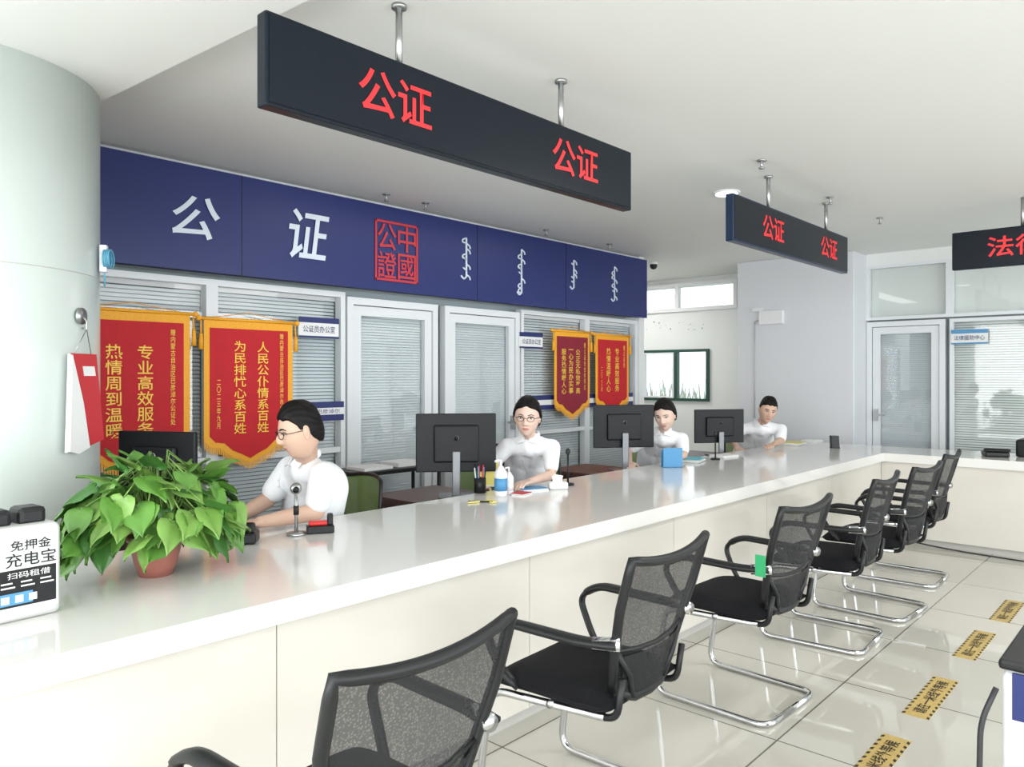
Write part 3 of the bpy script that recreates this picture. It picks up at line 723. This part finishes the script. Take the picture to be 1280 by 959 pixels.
b=MB(); b.prism([(-.06,0),(.06,0),(.06,.16),(-.06,.16)],-.002,.002,'yellow'); b.box(-.06,.06,-.02,.02,0,.008,'white'); b.build('yellow_notice_stand',(x-.03,y-.02,ZT),rad(-45))
x,y=onc(697,611)
b=MB(); b.box(-.06,.06,-.045,.045,0,.045,'white',.012,3)
b.add([(-.03,-.01,.045),(.03,-.01,.045),(.02,.0,.085),(-.035,.01,.08)],[(0,1,2,3)],'paper'); b.add([(-.03,.012,.045),(.03,.012,.045),(.035,.0,.08),(-.02,.01,.09)],[(0,1,2,3)],'paper'); b.build('tissue_box',(x,y,ZT),rad(-40))
x,y=onc(600,629)
b=MB(); b.tube([(-.07,0,.006),(.06,.02,.006)],.005,'yellow',6); b.tube([(-.06,.03,.006),(.07,-.01,.006)],.005,'black',6); b.tube([(.06+.02*math.cos(a),.03+.014*math.sin(a),.006) for a in [i*math.pi/6 for i in range(13)]],.004,'yellow',6,cap=False); b.tube([(.07+.02*math.cos(a),-.02+.014*math.sin(a),.006) for a in [i*math.pi/6 for i in range(13)]],.004,'yellow',6,cap=False); b.build('scissors',(x,y,ZT),rad(-30))
def papers(u,v,w,d,n,rz,cover=None):
    x,y=onc(u,v); y=min(y,YB-d*.75); b=MB(); r=random.Random(u)
    for i in range(n): 
        e=r.uniform(-.01,.01); b.box(-w/2+e,w/2+e,-d/2+e,d/2+e,i*.006,i*.006+.005,'paper')
    if cover: b.box(-w/2,w/2,-d/2,d/2,n*.006,n*.006+.004,cover)
    b.build('document_stack',(x,y,ZT),rz)
papers(664,614,.17,.12,3,rad(-20),'blue'); papers(652,619,.10,.08,2,rad(10),'sealred'); papers(866,577,.22,.15,4,rad(15),'cyan'); papers(905,571,.21,.15,3,rad(-10)); papers(990,556,.25,.18,4,rad(5),'yellow'); papers(1015,552,.2,.15,3,rad(-5))
x,y=onc(833,584); b=MB(); b.prism([(-.075,0),(.075,0),(.075,.15),(-.075,.15)],-.003,.003,'blue'); b.prism([(-.075,0),(.075,0),(.075,.13),(-.075,.13)],.05,.056,'blue'); b.box(-.075,.075,-.003,.056,0,.006,'blue'); b.build('blue_notice_stand',(x,min(y,2.98),ZT),rad(-40))
for (u,v) in [(688,604),(872,573)]:
    x,y=onc(u,v); y=min(y,3.0); b=MB(); b.tube([(0,0,0),(0,0,.012)],.04,'black',16); b.tube([(0,0,.01),(.0,0,.20)],.006,'black',8); b.sph((0,0,.215),(.018,.014,.022),'black'); b.build('webcam_stand',(x,y,ZT))
b=MB(); b.box(-.10,.10,-.09,.09,0,.045,'black',.012,3); b.box(-.095,-.045,-.1,.1,.045,.075,'black',.015,3); b.box(0,.07,-.06,.05,.045,.05,'steel'); b.build('desk_telephone',(7.72,1.32,ZT),rad(20))
b=MB(); b.box(-.13,.13,-.16,.16,0,.15,'black',.02,3); b.box(-.1,.1,-.17,-.15,.03,.06,'steel'); b.build('desktop_printer',(7.9,1.02,ZT))
x,y=7.55,2.62; b=MB(); b.box(-.03,.03,-.04,.04,0,.015,'black',.004); b.prism([(-.03,0),(.03,0),(.045,.12),(-.015,.12)],-.035,.035,'black'); b.build('phone_stand',(x,y,ZT),rad(40))
b=MB(); b.box(-.4,.4,-.18,.18,.80,.83,'black',.005)
for sx in (-1,1):
    for sy in (-1,1): b.tube([(sx*.37,sy*.15,0),(sx*.37,sy*.15,.80)],.014,'black',8)
b.box(-.3,-.05,-.12,.1,.83,.85,'paper'); b.box(.02,.26,-.1,.12,.83,.86,'paper'); b.build('side_table',(3.55,4.45,0))
# ------------------------------------------------------------------ floor tape stickers
for i,(x,y) in enumerate([(3.13,.93),(3.95,.93),(4.88,.93),(5.72,.91)]):
    b=MB(); b.box(-.28,.28,-.055,.055,0,.0015,'tape')
    for q in range(12):
        for s in (-1,1):
            xx=-.28+q*.047; b.add([(xx,s*.055,.0018),(xx+.022,s*.055,.0018),(xx+.03,s*.043,.0018),(xx+.008,s*.043,.0018)],[(0,1,2,3) if s<0 else (3,2,1,0)],'tapeb')
    o=b.build('floor_distance_sticker',(x,y,.0))
    text('请在一米线外等候','lettering',0,0,.003,.46,.055,'tapeb',o,face='+Z',off=.01)
# ------------------------------------------------------------------ ticket machine at right
b=MB(); b.box(0,.5,-.5,0,.03,.64,'white',.03,3); b.box(0.02,.48,-.48,-.02,0,.04,'black'); b.box(-.01,.51,-.51,.005,.64,.67,'black',.01); b.box(-.006,.002,-.47,-.03,.50,.635,'navy')
b.tube(fillet([(.0,.010,.58),(-.03,.045,.48),(-.03,.05,.2),(.05,.04,.01)],.1),.008,'dcable',8)
b.build('queue_ticket_machine',(2.62,.435,0),rad(0))
b=MB(); b.tube(fillet([(7.40,1.95,.03),(7.37,1.6,.006),(7.30,1.0,.006),(7.38,.3,.006),(7.36,-.4,.006)],.2),.006,'dcable',6); b.build('floor_cable')
# outside
b=MB(); b.box(10.5,60,-15,60,-.6,-.5,'ground'); b.build('ground_outside')
b=MB(); r=random.Random(5)
for i in range(420):
    x=r.uniform(12.5,15); y=r.uniform(6.0,10.5); h=r.uniform(1.3,1.95); dx=r.uniform(-.25,.25); dy=r.uniform(-.3,.3)
    b.add([(x,y-.012,-.5),(x,y+.012,-.5),(x+dx*.5,y+dy*.4,h*.5),(x+dx,y+dy,h-.45)],[(0,1,2),(1,3,2)],'reedg')
b.build('reed_bed')

# ------------------------------------------------------------------ lights & world
w=bpy.data.worlds.new('World'); S.world=w; w.use_nodes=True; bg=w.node_tree.nodes['Background']
bg.inputs[0].default_value=(.85,.93,1,1); bg.inputs[1].default_value=1.9
def area(name,loc,rot,sx,sy,p,col=(1,1,1)):
    l=bpy.data.lights.new(name,'AREA'); l.shape='RECTANGLE'; l.size=sx; l.size_y=sy; l.energy=p; l.color=col
    o=bpy.data.objects.new(name,l); S.collection.objects.link(o); o.location=loc; o.rotation_euler=rot; return o
area('window_daylight',(3,-4.9,1.6),(rad(90),0,0),11,2.3,335,(.96,.98,1))
area('window_daylight_left',(-2.9,0,1.6),(rad(90),0,rad(-90)),8,2.2,360,(.96,.98,1))  # added fill from the left to brighten the staff; this wall has no window
area('ceiling_panel_light',(4.5,.2,2.82),(0,0,0),1.2,.3,34,(1,.98,.94))  # this and the next two: fill added under the ceiling, no panel fitting
area('ceiling_panel_light',(4.5,3.9,2.82),(0,0,0),3,.3,10,(1,.98,.94))
area('ceiling_panel_light',(8.3,6,2.82),(0,0,0),1,.6,26,(1,.98,.94))

cam=bpy.data.cameras.new('Camera'); co=bpy.data.objects.new('Camera',cam); S.collection.objects.link(co)
co.location=(0,0,1.5); co.rotation_euler=(rad(90),0,rad(42.15-90)); cam.sensor_width=36; cam.lens=950/1280*36; cam.shift_y=-9.5/1280; cam.clip_start=.05
S.camera=co
